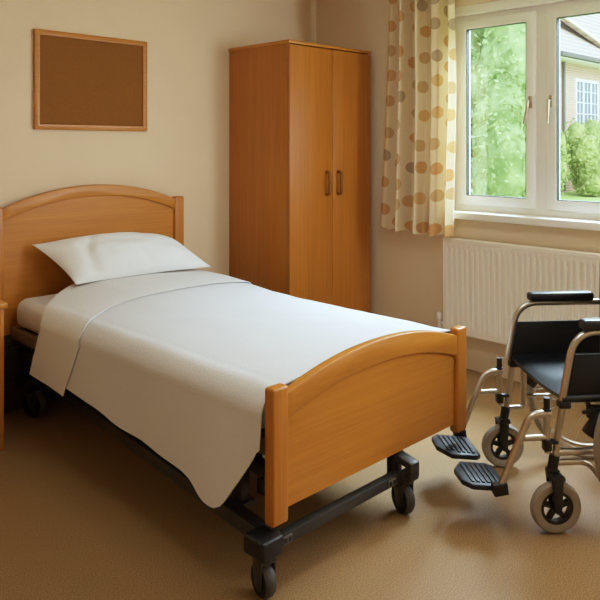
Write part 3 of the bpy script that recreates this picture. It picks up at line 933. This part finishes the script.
def house():
    t = thing('house', 'pale brick house with tiled roof across the garden', 'house', (20, 6, -.05))
    L = Vector(t.location)
    def part(name, b, m, p=t): b.transform(Matrix.Translation(-L)); return obj(name, b, m, p)
    x0, x1, y0, y1, ze = 16.1, 30, 6.0, 13.5, 4.0
    b = nb(); box(b, x0, x1, y0, y1, -.05, ze); w = part('wall', b, M['brick'])
    b = nb(); yr = (y0+y1)/2; zr = ze+3.3
    fn = lambda p, q, r: Vector((r, p, q))
    prism(b, [(y0-.45, ze-.05), (yr, zr), (y1+.45, ze-.05), (y1+.45, ze+.08), (yr, zr+.13), (y0-.45, ze+.08)], fn, x0-.3, x1+.3)
    prism(b, [(y0, ze-.02), (y1, ze-.02), (yr, zr-.02)], fn, x0, x1)
    # lower cross gable whose valley edge shows at the top right
    rf = part('roof', b, M['tiles'])
    b = nb(); beam(b, (17.9, 7.35, 6.22), (20.3, 6.0, 4.65), .10, .08, .01); part('barge_board', b, M['white'], rf)
    b = nb(); prism(b, [(18.0, 6.10), (20.4, 4.45), (24.5, 4.45), (22.6, 7.2), (19.6, 7.2)], lambda p, q, r: Vector((p, r + (q-4.4)*.9, q+.1)), 5.9, 6.1); part('gable_roof', b, M['tiles'], rf)
    b = nb(); box(b, x0-.3, x1+.3, y0-.56, y0-.42, ze-.08, ze+.06, .02); part('gutter', b, M['gutter'])
    b = nb(); box(b, x0-.2, x1+.2, y0-.44, y0, ze-.12, ze-.06); part('soffit', b, M['white'])
    b = nb(); cyl(b, (16.93, y0-.06, 0), (16.93, y0-.06, ze-.05), .045); part('downpipe', b, M['gutter'])
    for wx in (17.75, 21.5, 25):
        b = nb()
        for a in ((wx+.08, wx+1.62, 1.95, 2.03), (wx+.08, wx+1.62, 3.35, 3.43), (wx, wx+.08, 1.95, 3.43), (wx+1.62, wx+1.7, 1.95, 3.43), (wx+.53, wx+.61, 2.03, 3.35), (wx+1.09, wx+1.17, 2.03, 3.35)):
            box(b, a[0], a[1], y0-.06, y0+.02, a[2], a[3])
        for k in range(3):
            box(b, wx+.30+.56*k, wx+.33+.56*k, y0-.05, y0+.0, 2.0, 3.4)
        for z in (2.35, 2.70, 3.05): box(b, wx, wx+1.7, y0-.05, y0, z-.012, z+.012)
        box(b, wx-.08, wx+1.78, y0-.12, y0, 1.86, 1.95)
        f = part('window', b, M['white'])
        b = nb(); box(b, wx+.04, wx+1.66, y0-.03, y0-.02, 1.99, 3.39); part('pane', b, M['pane_dk'], f)
house()

def plant(name, label, cat, x, y, h, rx, ry, zb, leaf, nleaf, ls, m, group, trunk_h):
    t = thing(name, label, cat, (x, y, -.05), 0, group)
    rnd = random.Random(int(x*100+y*10)); b = nb()
    cz = zb+(h-zb)/2; rz = (h-zb)/2
    lobes = [(Vector((rnd.uniform(-.5, .5)*rx, rnd.uniform(-.5, .5)*ry, cz+rnd.uniform(-.8, .6)*rz)), rnd.uniform(.42, .62)) for _ in range(26)]
    for k in range(7): lobes.append((Vector((-.42*rx+.1*rx*math.sin(k*2.4), -.28*ry+.15*ry*math.cos(k*1.7), h*(.06+.055*k))), .46))
    for i in range(nleaf):
        c, s = rnd.choice(lobes)
        d = Vector((rnd.gauss(0, 1), rnd.gauss(0, 1), rnd.gauss(0, 1))).normalized()
        rad = rnd.uniform(.75, 1.05)
        p = c+Vector((d.x*rx*s, d.y*ry*s, d.z*rz*s))*rad
        if p.z < .05: p.z = rnd.uniform(.05, .4)
        n = (d+Vector((rnd.gauss(0, .5), rnd.gauss(0, .5), rnd.gauss(0, .5)+.3))).normalized()
        a = n.orthogonal().normalized(); a = Matrix.Rotation(rnd.uniform(0, 6.28), 3, n) @ a; e = n.cross(a)
        l = ls*rnd.uniform(.7, 1.3); w = l*.5
        vs = [b.verts.new(p-a*l), b.verts.new(p+e*w-a*l*.1), b.verts.new(p+a*l), b.verts.new(p-e*w-a*l*.1)]
        b.faces.new(vs)
    # inner mass so the sky never shows through the middle
    for c, s in lobes:
        b2 = bmesh.new(); bmesh.ops.create_icosphere(b2, subdivisions=2, radius=1)
        for v in b2.verts:
            k = .78+.15*noise.noise(v.co*2+c)
            v.co = c+Vector((v.co.x*rx*s, v.co.y*ry*s, v.co.z*rz*s))*k
            if v.co.z < .05: v.co.z = .05
        merge(b, b2)
    obj('foliage', b, m, t, flat=True)
    b = nb(); tube(b, [(0, 0, -.02), (.05, .03, trunk_h*.5), (0, .05, trunk_h)], [.11*rx/1.5+.02, .08*rx/1.5+.02, .04], 10); obj('trunk', b, M['bark'], t)
for (x, y, h, rx, lab) in ((12.05, 5.35, 6.6, 1.4, 'tall pale green tree filling the nearer window pane'),
                           (11.6, 10.2, 7.4, 2.0, 'broad light green tree farther off, beside the curtain')):
    plant('garden_tree', lab, 'tree', x, y, h, rx, rx, .05, None, 17000, .07, M['leaf'], 'trees outside the window', h*.3)
for (x, y, h, rx, lab) in ((16.2, 4.8, 2.15, .95, 'round yellow green shrub against the house wall'),
                           (18.75, 4.9, 2.5, 1.1, 'larger green shrub below the house window'),
                           (14.3, 5.35, 2.0, .8, 'green shrub at the foot of the tall tree')):
    plant('garden_shrub', lab, 'shrub', x, y, h, rx, .7, .0, None, 7000, .055, M['leaf2'], 'shrubs by the house', h*.5)

# ------------------------------------------------------------------ light
w = D.worlds.new('overcast_sky'); SC.world = w; w.use_nodes = True
nt = w.node_tree; bg = nt.nodes['Background']
tc = nt.nodes.new('ShaderNodeTexCoord'); sp = nt.nodes.new('ShaderNodeSeparateXYZ'); nt.links.new(tc.outputs['Generated'], sp.inputs[0])
rp = nt.nodes.new('ShaderNodeValToRGB')
rp.color_ramp.elements[0].color = (.92, .96, 1, 1); rp.color_ramp.elements[1].color = (.78, .88, 1, 1)
nt.links.new(sp.outputs[2], rp.inputs['Fac']); nt.links.new(rp.outputs['Color'], bg.inputs['Color'])
bg.inputs['Strength'].default_value = 2.8

def area(name, loc, target, sx, sy, power, col):
    l = D.lights.new(name, 'AREA'); l.shape = 'RECTANGLE'; l.size = sx; l.size_y = sy; l.energy = power; l.color = col
    o = D.objects.new(name, l); COL.objects.link(o); o.location = loc
    o.rotation_euler = (Vector(target)-Vector(loc)).to_track_quat('-Z', 'Y').to_euler(); return o
sun = D.lights.new('hazy_sun', 'SUN'); sun.energy = 2.5; sun.angle = R(25); sun.color = (1, .96, .9)
so = D.objects.new('hazy_sun', sun); COL.objects.link(so); so.location = (5, -8, 10)
so.rotation_euler = Vector((.35, .75, -.62)).to_track_quat('-Z', 'Y').to_euler()
# lamp added outside, unseen above the window head, to strengthen the sky's light
area('sky_light', (2.3, -2.0, 3.9), (-1.2, -1.5, .2), 3.2, 2.0, 1500, (.84, .92, 1))
# added fill lamps out of view
area('ceiling_fill', (-2.1, -2.3, RH-.02), (-2.1, -2.3, 0), .9, .9, 13, (1, .92, .80))
area('side_fill', (-.04, -3.5, 1.6), (-2.6, -2.0, .75), 1.2, 1.1, 64, (1, .97, .94))

# ------------------------------------------------------------------ camera
cam = D.cameras.new('camera'); co = D.objects.new('camera', cam); COL.objects.link(co)
co.location = (-3.7679, -3.6236, 1.35)
co.rotation_euler = (R(90), 0, -R(44.809))
cam.sensor_width = 36; cam.lens = 36*710.559/600
cam.shift_y = -(300-145.794)/600
cam.clip_start = .05
SC.camera = co
SC.view_settings.view_transform = 'Standard'
SC.view_settings.look = 'None'
SC.view_settings.exposure = .27
SC.view_settings.use_white_balance = True
SC.view_settings.white_balance_temperature = 5800
SC.view_settings.white_balance_tint = 5
cm = SC.view_settings.curve_mapping          # soft shoulder so whites roll off like film
SC.view_settings.use_curve_mapping = True
cm.white_level = (3, 3, 3)
cv = cm.curves[3]
for x, y in ((.012, .032), (.0667, .196), (.133, .375), (.2, .51), (.333, .69), (.6, .87)): cv.points.new(x, y)
cm.update()
SC.cycles.use_denoising = True
SC.cycles.max_bounces = 10; SC.cycles.diffuse_bounces = 6; SC.cycles.transparent_max_bounces = 16
SC.cycles.sample_clamp_indirect = 6
